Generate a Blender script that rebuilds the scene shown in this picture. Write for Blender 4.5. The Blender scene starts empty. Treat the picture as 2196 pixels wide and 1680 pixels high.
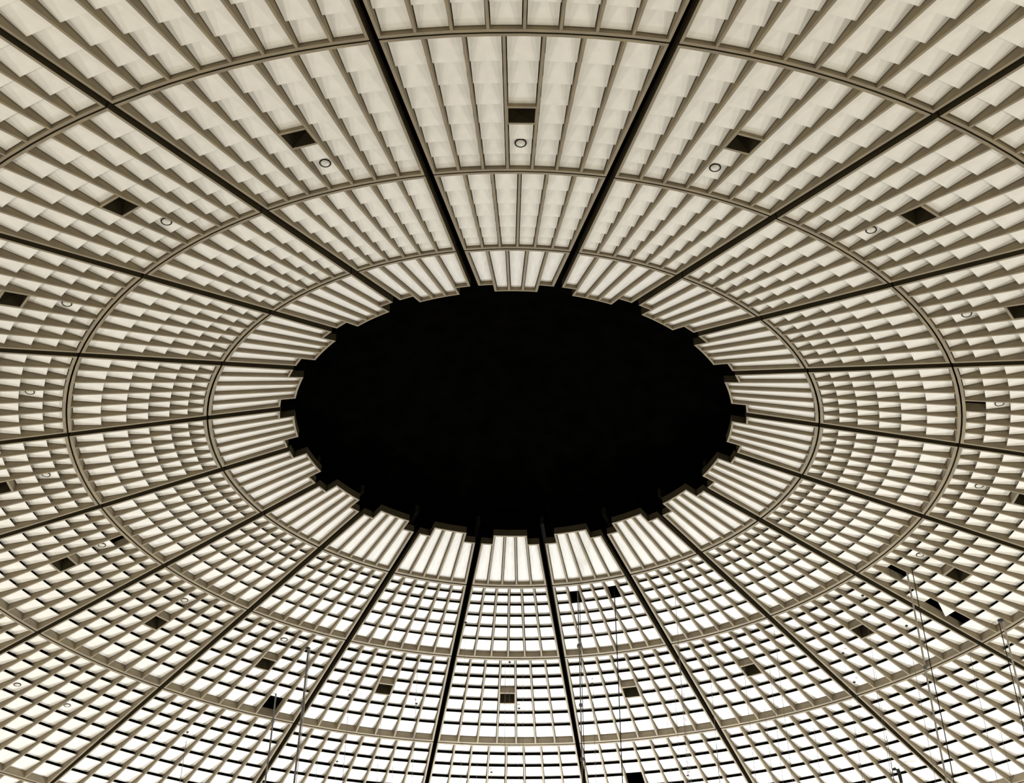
import bpy, bmesh, math, random
from mathutils import Matrix, Vector

C = bpy.context.scene.collection
SC = bpy.context.scene
W, H = 2196, 1680
EYE = 1.6                                   # the camera is held at eye height
# ------------------------------------------------------------------ camera
FPX, PPX, PPY = 2896.27, 1075.0, 720.0
CAM_Y, PITCH, ROLL, YAW = -48.0735, 0.655522, 0.0128751, -0.0112393
SPIN = 0.00955980                           # turn of the ceiling about its own axis
cd = bpy.data.cameras.new('camera'); cam = bpy.data.objects.new('camera', cd); C.objects.link(cam)
F_ = Vector((math.sin(YAW)*math.cos(PITCH), math.cos(YAW)*math.cos(PITCH), math.sin(PITCH)))
R_ = Vector((math.cos(YAW), -math.sin(YAW), 0)); U_ = R_.cross(F_)
R2_ = R_*math.cos(ROLL) + U_*math.sin(ROLL); U2_ = -R_*math.sin(ROLL) + U_*math.cos(ROLL)
m = Matrix((R2_, U2_, -F_)).transposed().to_4x4(); m.translation = Vector((0, CAM_Y, EYE))
cam.matrix_world = m
cd.sensor_fit = 'HORIZONTAL'; cd.sensor_width = 36.0; cd.lens = FPX/W*36.0
cd.shift_x = (W/2-PPX)/W; cd.shift_y = (PPY-H/2)/W
cd.clip_end = 500
SC.camera = cam
# ------------------------------------------------------------------ world, light, exposure
SC.view_settings.view_transform = 'Standard'; SC.view_settings.look = 'None'
SC.view_settings.gamma = 1; SC.view_settings.exposure = 0.0
SC.view_settings.use_curve_mapping = False
w = bpy.data.worlds.new('hall_air'); SC.world = w; w.use_nodes = True
w.node_tree.nodes['Background'].inputs[0].default_value = (1.0, 0.92, 0.74, 1)
w.node_tree.nodes['Background'].inputs[1].default_value = 0.15


def lamp(name, x, y, z, power, radius, col):
    l = bpy.data.lights.new(name, 'AREA'); l.shape = 'DISK'; l.size = 2*radius
    l.energy = power; l.color = col
    o = bpy.data.objects.new(name, l); C.objects.link(o); o.location = (x, y, z)
    o.rotation_euler = (math.pi, 0, 0)      # up-lights, shining at the ceiling
    return o


for i in range(10):                         # up-lights round the top of the stands
    a = math.radians(18+36*i)
    t = 0.5+0.5*math.sin(a)                 # 0 near the camera, 1 on the far side
    lamp('uplight', 43*math.cos(a), 43*math.sin(a), 6, 2350+1200*t, 0.5,
         (1.0, 0.92+0.03*t, 0.72+0.16*t))
for x_, y_, p_ in ((-24, 0, 2500), (25, 1, 3100), (-9, 12, 450), (10, 12, 450), (0, -14, 350)):   # unseen fill lamps added low down to brighten the middle rings
    lamp('uplight', x_, y_, 1.5, p_, 0.9, (1.0, 0.95, 0.82))
lamp('floodlight', 3, 30, 6, 11500, 2.2, (0.90, 0.95, 1.0))


# ------------------------------------------------------------------ materials
def mat(name, col, rough=0.7, vary=0.0, scale=3.0, metal=0.0, stretch=None, spec=0.3, c2=None):
    mt = bpy.data.materials.new(name); mt.use_nodes = True
    nt = mt.node_tree; b = nt.nodes['Principled BSDF']
    b.inputs['Base Color'].default_value = (*col, 1); b.inputs['Roughness'].default_value = rough
    b.inputs['Metallic'].default_value = metal; b.inputs['Specular IOR Level'].default_value = spec
    if vary:
        tc = nt.nodes.new('ShaderNodeTexCoord'); mp = nt.nodes.new('ShaderNodeMapping')
        nz = nt.nodes.new('ShaderNodeTexNoise'); rp = nt.nodes.new('ShaderNodeValToRGB')
        nt.links.new(tc.outputs['Object'], mp.inputs[0]); nt.links.new(mp.outputs[0], nz.inputs['Vector'])
        if stretch: mp.inputs['Scale'].default_value = stretch
        nz.inputs['Scale'].default_value = scale; nz.inputs['Detail'].default_value = 4
        d = c2 or [c*(1-vary) for c in col]
        rp.color_ramp.elements[0].position = 0.35; rp.color_ramp.elements[1].position = 0.65
        rp.color_ramp.elements[0].color = (*d, 1); rp.color_ramp.elements[1].color = (*col, 1)
        nt.links.new(nz.outputs['Fac'], rp.inputs[0]); nt.links.new(rp.outputs[0], b.inputs['Base Color'])
    return mt


M_TILE = mat('white_plaster', (0.84, 0.82, 0.78), 0.85, 0.07, 2.2)
M_LONG = mat('white_plaster_streaked', (0.84, 0.82, 0.79), 0.85, 0.10, 5.0, stretch=(0.25, 2.2, 1))
M_TAN = mat('tan_painted_steel', (0.29, 0.24, 0.155), 0.65, 0.16, 1.6, c2=(0.24, 0.20, 0.145))
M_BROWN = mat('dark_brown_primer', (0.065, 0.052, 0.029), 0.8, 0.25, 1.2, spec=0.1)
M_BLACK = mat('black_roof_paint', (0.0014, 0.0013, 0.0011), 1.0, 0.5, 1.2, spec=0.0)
M_BEAM = mat('dark_steel', (0.02, 0.018, 0.014), 0.9, 0.4, 0.7, spec=0.1)  # near-black steel of the beams, tone varied at random
M_RING = mat('black_metal_ring', (0.006, 0.005, 0.004), 0.9, spec=0.05)
M_BOWL = mat('frosted_reflector', (0.66, 0.64, 0.58), 0.45, metal=0.1, spec=0.5)
M_CABLE = mat('grey_cable', (0.16, 0.15, 0.14), 0.6)
M_PALE = mat('pale_cable_sleeve', (0.42, 0.38, 0.33), 0.6)
M_DARK = mat('black_cable', (0.012, 0.011, 0.01), 0.6)


# ------------------------------------------------------------------ the cone of the ceiling
ZC = 29.5535 + EYE; SL = 0.27305
CA, SA = math.cos(math.atan(SL)), math.sin(math.atan(SL))


def zl(r): return ZC - SL*(r-18.0)


def mesh(name, bm):
    bmesh.ops.recalc_face_normals(bm, faces=bm.faces)
    me = bpy.data.meshes.new(name); bm.to_mesh(me); bm.free(); return me


def part(name, me, mt, parent):
    if not me.materials: me.materials.append(mt)
    o = bpy.data.objects.new(name, me); C.objects.link(o); o.parent = parent
    return o


def prism(bm, lo, hi):
    """closed solid between two polygons of the same length"""
    a = [bm.verts.new(p) for p in lo]; b = [bm.verts.new(p) for p in hi]
    n = len(a)
    bm.faces.new(a); bm.faces.new(list(reversed(b)))
    for i in range(n):
        bm.faces.new((a[i], a[(i+1) % n], b[(i+1) % n], b[i]))


GAP = 0.335          # slot between neighbouring sectors
HALF = math.radians(9)
EDGES = {
    0: (9.26, 12.68), 1: (12.75, 17.965), 2: (18.03, 25.035), 3: (25.105, 34.99), 4: (35.06, 46.0)}
COLS = {0: 5, 1: 6, 2: 7, 3: 8, 4: 9}
ROWS = {
    0: [9.34, 12.54],
    1: [12.90, 13.50, 14.20, 15.01, 15.83, 16.77, 17.82],
    2: [18.18, 18.88, 19.73, 20.62, 21.59, 22.64, 23.69, 24.89],
    3: [25.26, 26.22, 27.26, 28.38, 29.55, 30.80, 32.10, 33.45, 34.85],
    4: [35.22, 36.6, 38.1, 39.7, 41.3]}
D_IN = {0: 0.15, 1: 0.10, 2: 0.13, 3: 0.14, 4: 0.14}
D_OUT = {0: 0.15, 1: 0.27, 2: 0.33, 3: 0.35, 4: 0.35}    # at the next tile's edge
LAP = 0.09           # how far a tile runs on above the next one
DEEP = {0: 0.33, 1: 0.40, 2: 0.42, 3: 0.44, 4: 0.44}
RIM, FIN, SIDE = 0.115, 0.082, 0.085
STEP = 9.84          # where the two outer columns of the innermost panels stop


class Ring:
    """geometry of one panel of a ring, in its own frame (x outward, y across, z up)"""
    def __init__(s, k):
        s.k = k; s.r0, s.r1 = EDGES[k]; s.n = COLS[k]
        s.rm = (s.r0+s.r1)/2; s.zm = zl(s.rm)

    def half(s, r):                       # outer half width of the panel at radius r
        return r*math.tan(HALF) - GAP/2/math.cos(HALF)

    def bound(s, i, r):                   # centre line of divider i (0..n: side members' inner faces)
        h = s.half(r) - SIDE
        pitch = (2*h + FIN)/s.n
        return -h - FIN/2 + pitch*i

    def P(s, r, y, d):                    # d = height above the lower surface, r measured along the axis x
        # panels follow an arc, so x shrinks a little towards the sides
        x = math.sqrt(max(r*r-y*y, 0))
        return Vector((x-s.rm, y, zl(r)-s.zm+d))

    def arc(s, r, ya, yb, n=6):
        return [(r, ya+(yb-ya)*i/n) for i in range(n+1)]


def frame_mesh(g):
    bm = bmesh.new(); dp = DEEP[g.k]

    def outline(off):
        r0, r1 = g.r0+off, g.r1-off
        sd = 0 if off == 0 else SIDE
        pts = []
        if g.k == 0:
            ha = lambda r: g.half(r)-sd
            yb1 = lambda r: g.bound(1, r)-FIN/2*0.0; yb4 = lambda r: g.bound(4, r)
            ex = -(SIDE/2+FIN/2)*0 + (0.0 if off else 0.05)
            pts += [(STEP+off, -ha(STEP+off)), (STEP+off, yb1(STEP)-ex + (0 if not off else -FIN/2))]
            e2 = (0.05 if not off else -FIN/2)
            pts[-1] = (STEP+off, yb1(STEP)-0.05 if not off else yb1(STEP)-0.05)
            pts += [(r0, yb1(r0)-0.05 if not off else yb1(r0)+FIN/2)]
            pts += [(r0, yb4(r0)+0.05 if not off else yb4(r0)-FIN/2)]
            pts += [(STEP+off, yb4(STEP)+0.05)]
            pts += [(STEP+off, ha(STEP+off))]
        else:
            h = g.half(r0)-sd
            pts += g.arc(r0, -h, h)
        h = g.half(r1)-sd
        pts += g.arc(r1, h, -h)
        return pts
    if g.k == 0:
        # members one after another: plain prisms, following the stepped inner edge
        def bar(c):
            prism(bm, [g.P(r, y, 0) for r, y in c], [g.P(r, y, dp) for r, y in c])
        H_ = g.half; T = 0.075
        for s_ in (-1, 1):
            b = (lambda r: -g.bound(1, r)) if s_ > 0 else (lambda r: -g.bound(1, r))
            bar([(STEP, s_*H_(STEP)), (STEP, s_*(H_(STEP)-SIDE)), (g.r1, s_*(H_(g.r1)-SIDE)), (g.r1, s_*H_(g.r1))])
            bar([(STEP, s_*(H_(STEP)-SIDE)), (STEP, s_*(b(STEP)+FIN/2)), (STEP+T, s_*(b(STEP+T)+FIN/2)), (STEP+T, s_*(H_(STEP+T)-SIDE))])
            bar([(g.r0, s_*(b(g.r0)+FIN/2)), (g.r0, s_*(b(g.r0)-FIN/2)), (STEP+T, s_*(b(STEP+T)-FIN/2)), (STEP+T, s_*(b(STEP+T)+FIN/2))])
        yb = -g.bound(1, g.r0)-FIN/2; yc = -g.bound(1, g.r0+T)-FIN/2
        bar(g.arc(g.r0, -yb, yb)+g.arc(g.r0+T, yc, -yc))
        ha = H_(g.r1)-SIDE; hb = H_(g.r1-RIM)-SIDE
        bar(g.arc(g.r1-RIM, -hb, hb)+g.arc(g.r1, ha, -ha))
        return paint_outside(g, mesh('frame', bm))
    ri, ro = g.r0, g.r1
    N = 8

    def loop(r, inset, d): return [g.P(r, y, d) for (r, y) in g.arc(r, -(g.half(r)-inset), g.half(r)-inset, N)]
    out_lo = loop(ri, 0, 0)+list(reversed(loop(ro, 0, 0))); out_hi = loop(ri, 0, dp)+list(reversed(loop(ro, 0, dp)))
    in_lo = loop(ri+RIM, SIDE, 0)+list(reversed(loop(ro-RIM, SIDE, 0)))
    in_hi = loop(ri+RIM, SIDE, dp)+list(reversed(loop(ro-RIM, SIDE, dp)))
    L = [[bm.verts.new(p) for p in q] for q in (out_lo, out_hi, in_hi, in_lo)]
    n = len(L[0])
    for a, b in ((0, 1), (1, 2), (2, 3), (3, 0)):
        for i in range(n):
            j = (i+1) % n
            bm.faces.new((L[a][i], L[a][j], L[b][j], L[b][i]))
    return paint_outside(g, mesh('frame', bm))


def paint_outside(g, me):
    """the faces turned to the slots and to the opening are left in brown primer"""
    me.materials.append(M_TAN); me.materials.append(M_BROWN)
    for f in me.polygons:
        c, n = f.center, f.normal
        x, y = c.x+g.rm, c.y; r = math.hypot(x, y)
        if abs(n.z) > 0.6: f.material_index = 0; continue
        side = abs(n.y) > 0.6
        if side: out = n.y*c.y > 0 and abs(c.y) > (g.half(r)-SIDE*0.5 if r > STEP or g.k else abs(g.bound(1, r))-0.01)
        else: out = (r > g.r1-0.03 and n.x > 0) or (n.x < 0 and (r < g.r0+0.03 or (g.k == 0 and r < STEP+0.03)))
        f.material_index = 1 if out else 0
    return me


def fin_mesh(g, i):
    bm = bmesh.new(); dp = DEEP[g.k]-0.02
    ra, rb = g.r0+RIM*0.8, g.r1-RIM+0.004
    if g.k == 0:
        ra = g.r0+0.06 if i in (2, 3) else STEP+0.07
    c = [(ra, g.bound(i, ra)-FIN/2), (ra, g.bound(i, ra)+FIN/2), (rb, g.bound(i, rb)+FIN/2), (rb, g.bound(i, rb)-FIN/2)]
    prism(bm, [g.P(r, y, 0.004) for r, y in c], [g.P(r, y, dp) for r, y in c])
    bmesh.ops.bevel(bm, geom=[e for e in bm.edges], offset=0.006, segments=1, affect='EDGES')
    return mesh('divider', bm)


def tile_mesh(g, i, j):
    bm = bmesh.new(); t = 0.024; s = 0.03
    ra, rb = ROWS[g.k][j], ROWS[g.k][j+1]
    if g.k == 0 and i in (0, 4): ra = STEP+0.09
    a, b = D_IN[g.k], D_OUT[g.k]; rn = rb
    if j < len(ROWS[g.k])-2 and not (g.k == 2 and i == 3 and j == 2): rb += LAP
    rs = [ra, (ra+rb)/2, rb]; lo = []; hi = []
    left = [(r, g.bound(i, r)+FIN/2+s) for r in rs]; right = [(r, g.bound(i+1, r)-FIN/2-s) for r in rs]
    dd = lambda r: a+(b-a)*(r-ra)/(rn-ra)
    grid = {}
    for lev, dz in ((0, 0), (1, t)):
        for q in range(3):
            grid[lev, q, 0] = bm.verts.new(g.P(*left[q], dd(rs[q])+dz))
            grid[lev, q, 1] = bm.verts.new(g.P(*right[q], dd(rs[q])+dz))
    for lev in (0, 1):
        for q in range(2):
            bm.faces.new((grid[lev, q, 0], grid[lev, q, 1], grid[lev, q+1, 1], grid[lev, q+1, 0]))
    for q in range(2):
        for u in (0, 1):
            bm.faces.new((grid[0, q, u], grid[0, q+1, u], grid[1, q+1, u], grid[1, q, u]))
    for q in (0, 2):
        bm.faces.new((grid[0, q, 0], grid[0, q, 1], grid[1, q, 1], grid[1, q, 0]))
    bmesh.ops.recalc_face_normals(bm, faces=bm.faces)
    return mesh('ceiling_tile', bm)


def folded_tile(g, i, j):
    bm = bmesh.new(); ra, rb = ROWS[g.k][j]+0.13, ROWS[g.k][j+1]+0.18
    yl = lambda r: g.bound(i, r)+FIN/2+0.03
    yr = lambda r: g.bound(i+1, r)-FIN/2-0.03
    A = g.P(ra, yl(ra), 0.18); B = g.P(rb, yl(rb), 0.16); Cc = g.P(rb-0.03, yr(rb)-0.08, 0.13)
    D = g.P(ra+0.25, yl(ra)+0.28, 0.60)
    up = Vector((0, 0, 0.022)); u2 = Vector((-0.012, -0.02, 0.012))
    prism(bm, [A, B, Cc], [A+up, B+up, Cc+up]); prism(bm, [A, Cc, D], [A+u2, Cc+u2, D+u2])
    return mesh('folded_tile', bm)


def hatch_mesh(g):
    """square opening with a raised kerb and a shaft going up, in the middle column"""
    bm = bmesh.new(); i = 3; T = 0.09; up = 0.85
    ra, rb = 20.68, 21.62

    def bar(c, lo, hi): prism(bm, [g.P(r, y, lo) for r, y in c], [g.P(r, y, hi) for r, y in c])
    yl = lambda r, e=0: g.bound(i, r)+FIN/2+e
    yr = lambda r, e=0: g.bound(i+1, r)-FIN/2-e
    bar([(ra, yl(ra)), (ra, yr(ra)), (ra+T, yr(ra+T)), (ra+T, yl(ra+T))], 0.0, up)
    bar([(rb-T, yl(rb-T)), (rb-T, yr(rb-T)), (rb, yr(rb)), (rb, yl(rb))], 0.0, up)
    a, b = ra+T, rb-T
    bar([(a, yl(a)), (a, yl(a, .02)), (b, yl(b, .02)), (b, yl(b))], 0.012, up)
    bar([(a, yr(a, .02)), (a, yr(a)), (b, yr(b)), (b, yr(b, .02))], 0.012, up)
    me = mesh('hatch_frame', bm); me.materials.append(M_TAN); me.materials.append(M_BROWN)
    for f in me.polygons:                 # darker brown inside the shaft
        c, n = f.center, f.normal; r = math.hypot(c.x+g.rm, c.y)
        ins = ra+0.03 < r < rb-0.03 and abs(n.z) < 0.5
        if (n.x > 0.5 and r > (ra+rb)/2) or (n.x < -0.5 and r < (ra+rb)/2): ins = False
        f.material_index = 1 if ins else 0
    return me


RINGS = {k: Ring(k) for k in range(5)}
CACHE = {}


def cached(key, fn, *a):
    if key not in CACHE: CACHE[key] = fn(*a)
    return CACHE[key]


def pixel(p):
    d = Vector(p)-Vector((0, CAM_Y, EYE)); z = d.dot(F_)
    return PPX+FPX*d.dot(R2_)/z, PPY-FPX*d.dot(U2_)/z


def angle(j): return math.radians(-81+18*(j+0.5)) + SPIN


def in_view(k, j, margin=70):
    g = RINGS[k]; a = angle(j)
    for u in range(9):
        for v in range(9):
            r = g.r0+(min(g.r1, ROWS[k][-1])-g.r0)*u/8; t = a+(v/8-.5)*2*HALF
            x, y = pixel((r*math.cos(t), r*math.sin(t), zl(r)))
            if -margin < x < W+margin and -margin < y < H+margin: return True
    return False


MISSING = {(2, 3, 3, 0), (2, 13, 3, 0), (2, 11, 1, 6), (1, 8, 4, 1), (1, 8, 1, 1),
           (2, 5, 5, 1), (2, 5, 6, 4), (2, 5, 6, 5), (3, 8, 5, 3)}
LOOSE = (2, 5, 6, 4)
WORD = {0: 'five', 1: 'six', 2: 'seven', 3: 'eight', 4: 'nine'}
PLACE = {0: 'ring round dark opening', 1: 'second ring out', 2: 'third ring out',
         3: 'fourth ring out', 4: 'fifth ring out'}


def ordinal(n): return f"{n}{'th' if 10 < n % 100 < 14 else {1: 'st', 2: 'nd', 3: 'rd'}.get(n % 10, 'th')}"


def where(j):
    c = (j-19) % 20                       # steps clockwise from the panel at the top centre
    if c == 0: return 'top centre'
    if c == 10: return 'bottom centre'
    if c < 10: return f'{ordinal(c)} clockwise from top centre'
    return f'{ordinal(20-c)} anticlockwise from top centre'


def tag(o, label, cat, group=None):
    o['label'] = label; o['category'] = cat
    if group: o['group'] = group


def build_panel(k, j):
    g = RINGS[k]; a = angle(j)
    root = bpy.data.objects.new('hanging_coffer', None); C.objects.link(root)
    root.empty_display_size = 0.3
    root.location = (g.rm*math.cos(a), g.rm*math.sin(a), g.zm); root.rotation_euler = (0, 0, a)
    kind = 'stepped panel of plain slats' if k == 0 else f'panel of {WORD[k]} tile columns'
    tag(root, f'{kind}, {PLACE[k]}, {where(j)}', 'ceiling panel',
        {0: 'stepped panels round the opening', 1: 'six-column panels of the second ring',
         2: 'seven-column panels of the third ring', 3: 'eight-column panels of the fourth ring',
         4: 'panels of the fifth ring'}[k])
    part('frame', cached(('f', k), frame_mesh, g), M_TAN, root)
    for i in range(1, g.n):
        if k == 0 and i in (1, 4):
            part('divider', cached(('d', k, i), fin_mesh, g, i), M_TAN, root)
        else:
            part('divider', cached(('d', k, i), fin_mesh, g, i), M_TAN, root)
    nr = len(ROWS[k])-1
    for i in range(g.n):
        for jj in range(nr):
            if k == 2 and i == 3 and jj == 3: continue
            if (k, j, i, jj) in MISSING and (k, j, i, jj) != LOOSE: continue
            if (k, j, i, jj) == LOOSE:    # folded on its diagonal, one corner pushed up into the void
                part('tile', folded_tile(g, i, jj), M_TILE, root)['label'] = 'bent tile hanging askew'
                continue
            part('slat' if k == 0 else 'tile', cached(('t', k, i, jj), tile_mesh, g, i, jj), M_LONG if k == 0 else M_TILE, root)
    if k == 2: part('hatch_frame', cached(('h',), hatch_mesh, g), M_TAN, root)
    return root


PANELS = {}
for k in range(5):
    for j in range(20):
        if in_view(k, j): PANELS[k, j] = build_panel(k, j)


# ------------------------------------------------------------------ the black roof over the panels
def spin_mesh(name, prof, n=80):
    bm = bmesh.new(); rows = []
    for r, z in prof:
        if r < 1e-6: rows.append([bm.verts.new((0, 0, z))])
        else: rows.append([bm.verts.new((r*math.cos(2*math.pi*i/n), r*math.sin(2*math.pi*i/n), z)) for i in range(n)])
    for a, b in zip(rows, rows[1:]):
        for i in range(n):
            j = (i+1) % n
            if len(a) == 1: bm.faces.new((a[0], b[i], b[j]))
            elif len(b) == 1: bm.faces.new((a[i], a[j], b[0]))
            else: bm.faces.new((a[i], a[j], b[j], b[i]))
    return mesh(name, bm)


RISE = 2.6
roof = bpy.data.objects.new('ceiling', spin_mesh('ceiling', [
    (0, zl(2)+RISE), (12, zl(12)+RISE), (46.4, zl(46.4)+RISE), (46.4, zl(46.4)-0.2), (46.8, zl(46.8)-0.2),  # unseen outer drum wall, added to keep light from leaking in above
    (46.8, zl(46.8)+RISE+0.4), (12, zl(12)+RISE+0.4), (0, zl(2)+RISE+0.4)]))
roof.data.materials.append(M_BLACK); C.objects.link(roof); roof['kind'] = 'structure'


def tube(bm, pts, rad, n=8):
    """tube of one radius (or one per point) along a list of points"""
    rads = rad if isinstance(rad, list) else [rad]*len(pts)
    rings = []
    for q, p in enumerate(pts):
        p = Vector(p); a = Vector(pts[max(q-1, 0)]); b = Vector(pts[min(q+1, len(pts)-1)])
        t = (b-a).normalized(); u = t.orthogonal().normalized(); v = t.cross(u)
        if rings and abs(t.z) > 0.9: u = Vector((1, 0, 0)); v = t.cross(u).normalized(); u = v.cross(t)
        elif abs(t.z) > 0.9: u = Vector((1, 0, 0)); v = t.cross(u).normalized(); u = v.cross(t)
        rings.append([bm.verts.new(p+(u*math.cos(2*math.pi*i/n)+v*math.sin(2*math.pi*i/n))*rads[q]) for i in range(n)])
    for a, b in zip(rings, rings[1:]):
        for i in range(n): bm.faces.new((a[i], a[(i+1) % n], b[(i+1) % n], b[i]))
    bm.faces.new(rings[0]); bm.faces.new(list(reversed(rings[-1])))


# beams, pipes and a junction box in the slots between the sectors, above the panels
for j in range(20):
    a = math.radians(-81+18*j)+SPIN
    bm = bmesh.new(); ra, rb = 9.9, 45.5
    prism(bm, [(ra, -.09, zl(ra)+1.15), (ra, .09, zl(ra)+1.15), (rb, .09, zl(rb)+1.15), (rb, -.09, zl(rb)+1.15)],
          [(ra, -.09, zl(ra)+1.55), (ra, .09, zl(ra)+1.55), (rb, .09, zl(rb)+1.55), (rb, -.09, zl(rb)+1.55)])
    o = bpy.data.objects.new('ceiling_beam', mesh('ceiling_beam', bm)); o.data.materials.append(M_BEAM)
    C.objects.link(o); o.rotation_euler = (0, 0, a); o['kind'] = 'structure'


# ------------------------------------------------------------------ round downlights in the tiles
def downlight(k, j, r, frac=0.5):
    g = RINGS[k]; a = angle(j)
    y = (frac-0.5)*2*g.half(r)
    rows = ROWS[k]; q = max(i for i in range(len(rows)) if rows[i] <= math.hypot(r, 0))
    d = D_IN[k]+(D_OUT[k]-D_IN[k])*(r-rows[q])/(rows[q+1]-rows[q])
    root = bpy.data.objects.new('downlight', None); C.objects.link(root); root.empty_display_size = 0.1
    x = math.sqrt(r*r-y*y)
    root.location = (x*math.cos(a)-y*math.sin(a), x*math.sin(a)+y*math.cos(a), zl(r)+d-0.022)
    root.rotation_euler = (0, math.atan(SL-(D_OUT[k]-D_IN[k])/(rows[q+1]-rows[q])), a)
    R0, n = 0.165, 28
    def make_ring():
        bm = bmesh.new(); rr = []
        for i in range(n):
            t = 2*math.pi*i/n; c = Vector((math.cos(t), math.sin(t), 0))
            rr.append([bm.verts.new(c*(R0+0.019*math.cos(u))+Vector((0, 0, -0.004+0.016*math.sin(u)))) for u in [math.pi*v/4 for v in range(8)]])
        for i in range(n):
            for v in range(8):
                bm.faces.new((rr[i][v], rr[(i+1) % n][v], rr[(i+1) % n][(v+1) % 8], rr[i][(v+1) % 8]))
        return mesh('trim_ring', bm)
    def make_lens(): return spin_mesh('lens', [(0, -0.055), (0.05, -0.050), (0.10, -0.033), (0.14, -0.012), (0.155, 0.002), (0.155, 0.008), (0, 0.008)], n)
    def make_bulb(): return spin_mesh('bulb', [(0, -0.085), (0.022, -0.080), (0.034, -0.062), (0.034, -0.040), (0, -0.040)], 16)
    part('trim_ring', cached('ring', make_ring), M_RING, root)
    me = cached('lens', make_lens)
    for p in me.polygons: p.use_smooth = True
    ln = part('lens', me, M_BOWL, root)
    return root


for j in (19, 18, 0, 17, 1, 16, 2, 15, 3, 14, 4, 13, 5, 12, 11):
    o = downlight(2, j, 19.36)
    tag(o, f'round downlight with black ring in third ring panel, {where(j)}', 'ceiling light', 'round downlights in the tiles')
for fr, sd in ((0.333, 'right'), (0.689, 'left')):
    o = downlight(3, 12, 28.86, fr)
    tag(o, f'round downlight at the lower left of the ceiling, {sd} one of two side by side', 'ceiling light', 'round downlights in the tiles')


# ------------------------------------------------------------------ cables and wires hanging from the ceiling
def on_ceiling(px, py, up=0.0):
    """point of the lower surface seen at a spot of the photograph"""
    d = (F_*FPX + R2_*(px-PPX) + U2_*(PPY-py)); o = Vector((0, CAM_Y, EYE))
    lo, hi = 0.0, 0.05
    f = lambda t: (lambda p: p.z-(zl(math.hypot(p.x, p.y))+up))(o+d*t)
    t = 0.002
    while f(t) < 0 and t < 0.06: t += 0.0002
    lo, hi = t-0.0002, t
    for _ in range(40):
        m_ = (lo+hi)/2
        if f(m_) < 0: lo = m_
        else: hi = m_
    return o+d*lo


def panel_words(p):
    r = math.hypot(p.x, p.y); u = (math.degrees(math.atan2(p.y, p.x)-SPIN)+81)/18
    k = [k for k in range(5) if EDGES[k][0] <= r+0.02 < EDGES[k][1]+0.05]
    return ({0: 'innermost', 1: 'second', 2: 'third', 3: 'fourth', 4: 'fifth'}[k[0] if k else 2], where(int(math.floor(u)) % 20), r)


def hang(name, label, px, py, top_up, length, strands, cap=None, knots=()):
    p = on_ceiling(px, py)
    root = bpy.data.objects.new(name, None); C.objects.link(root); root.location = p; root.empty_display_size = 0.1
    for q, (dx, rad, mt, sway) in enumerate(strands):
        bm = bmesh.new(); n = 24
        pts = [(dx+sway*math.sin(3*i/n*math.pi)*(i/n), 0, top_up-(length+top_up)*i/n) for i in range(n+1)]
        tube(bm, pts, rad)
        part('strand', mesh('strand', bm), mt, root)
    if cap:
        part('cap', spin_mesh('cap', [(0, 0.03), (cap, 0.03), (cap*1.05, 0.0), (cap*0.6, -0.05), (0, -0.06)], 20), M_DARK, root)
    for (dz, rad) in knots:
        me = spin_mesh('clamp', [(0, rad*1.6), (rad, rad*0.9), (rad*1.1, 0), (rad, -rad*0.9), (0, -rad*1.6)], 14)
        o = part('clamp', me, M_CABLE, root); o.location = (strands[0][0], 0, -dz)
    tag(root, label, 'cable')
    return root


hang('hanging_cable', 'pale sleeved cable and black cable dropping from gap at lower right', 1945, 1229, 0.9, 16,
     [(0, 0.042, M_PALE, 0.05), (0.26, 0.022, M_DARK, -0.06)], knots=((4.6, 0.08), (10.6, 0.09)))
hang('hanging_cable', 'pale pole and black cable under round cap at right edge', 2146, 1331, 0.0, 14,
     [(0.10, 0.045, M_PALE, 0.03), (-0.10, 0.022, M_DARK, 0.08)], cap=0.15)
hang('hanging_cable', 'thick grey cable under dark cap crossing slot at lower left', 660, 1391, 0.0, 14,
     [(0.04, 0.050, M_CABLE, 0.04), (0.13, 0.018, M_PALE, 0.02)], cap=0.12, knots=((3.0, 0.09),))
hang('hanging_cable', 'grey cable dropping from missing tile at lower left', 590.5, 1500, 0.6, 10,
     [(0, 0.045, M_CABLE, 0.05)], knots=((1.2, 0.08),))
hang('hanging_cable', 'doubled grey cable with clamps from left missing tile below opening', 1240, 1282, 0.7, 18,
     [(-0.02, 0.028, M_CABLE, 0.03), (0.07, 0.018, M_DARK, -0.03)], knots=((2.6, 0.10), (5.6, 0.08), (8.2, 0.08)))
hang('hanging_cable', 'single thin dark cable from right missing tile below opening', 1318, 1283, 0.7, 18,
     [(0, 0.024, M_DARK, 0.03)], knots=((9.9, 0.05),))

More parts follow.
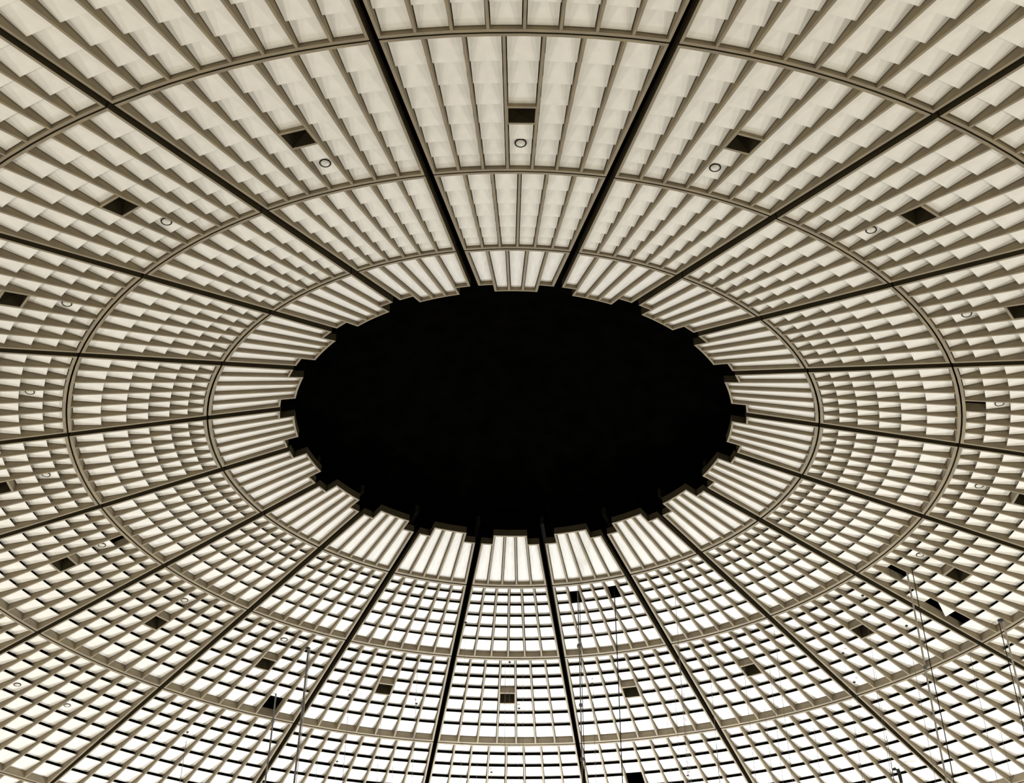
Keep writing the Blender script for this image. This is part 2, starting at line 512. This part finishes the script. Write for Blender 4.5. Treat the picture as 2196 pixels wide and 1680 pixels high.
HOOKS = [(998.5, 1336), (1093, 1421), (1113, 1520), (1054, 1657), (1270, 1467), (1850, 1278), (1944, 1343),
         (1832, 1464), (893, 1510), (402, 1571), (723, 1634), (1808, 1402), (1475, 1664), (750, 1491)]
WIRES = [(1084, 1418), (1122, 1430), (746, 1535), (896, 1418), (820, 1500), (846, 1590), (681, 1625), (1448, 1283),
         (1453, 1372), (1519, 1400), (1593, 1412), (1447, 1488), (1466, 1485), (1431, 1545), (1272, 1478), (1478, 1612),
         (1536, 1598), (1660, 1352), (1872, 1432), (1958, 1417), (2081, 1408), (1833, 1563), (1901, 1578), (1911, 1635),
         (989, 1620), (1001, 1640), (1023, 1630), (2025, 1570), (2146, 1570), (400, 1590), (1650, 1430), (1640, 1520), (1745, 1560)]
LINES = []
for n_, (px, py) in enumerate(HOOKS+WIRES):
    hook = n_ < len(HOOKS)
    p = on_ceiling(px, py)
    rg, wh, r = panel_words(p)
    spot = 'inner' if r-EDGES[{'innermost': 0, 'second': 1, 'third': 2, 'fourth': 3, 'fifth': 4}[rg]][0] < 3 else 'outer'
    LINES.append((hook, px, p, f"{'black wire hook' if hook else 'thin grey wire'}, {spot} end of {rg} ring, {wh}"))


def wire_mesh(hook):
    bm = bmesh.new(); tube(bm, [(0, 0, -0.02), (0, 0, -12)], 0.006 if hook else 0.010, 6)
    return mesh('wire', bm)


def eyelet_mesh():
    return spin_mesh('eyelet', [(0, 0.10), (0.012, 0.10), (0.012, 0.03), (0.075, 0.022), (0.08, 0.0), (0.05, -0.03), (0, -0.035)], 14)


for hook, px, p, text in LINES:
    root = bpy.data.objects.new('wire_hook' if hook else 'hanging_wire', None)
    C.objects.link(root); root.location = p; root.empty_display_size = 0.05
    if hook: part('eyelet', cached('eye', eyelet_mesh), M_DARK, root)
    part('wire', cached(('wire', hook), wire_mesh, hook), M_CABLE, root)
    twins = sorted(q[1] for q in LINES if q[3] == text)
    if len(twins) > 1:
        t = twins.index(px)
        text += ', ' + ('leftmost' if t == 0 else 'rightmost' if t == len(twins)-1 else 'middle') + {2: ' of two', 3: ' of three'}.get(len(twins), ' of them')
    tag(root, text, 'hook' if hook else 'wire', 'small black hooks under the far panels' if hook else 'thin wires hanging under the far panels')

# the bent black fitting near the lower right
p = on_ceiling(1924, 1650)
bm = bmesh.new(); tube(bm, [(0.02, 0, -0.55), (0.0, 0, -0.3), (-0.02, 0, 0.0), (-0.06, 0, 0.16), (-0.18, 0, 0.20), (-0.34, 0, 0.16)], [0.08, 0.095, 0.10, 0.105, 0.09, 0.06], 12)
o = bpy.data.objects.new('hanging_bracket', mesh('hanging_bracket', bm)); o.data.materials.append(M_DARK); C.objects.link(o)
o.location = p-Vector((0, 0.3, 0.30)); tag(o, 'bent black bracket hanging under bottom right panel tiles', 'bracket')
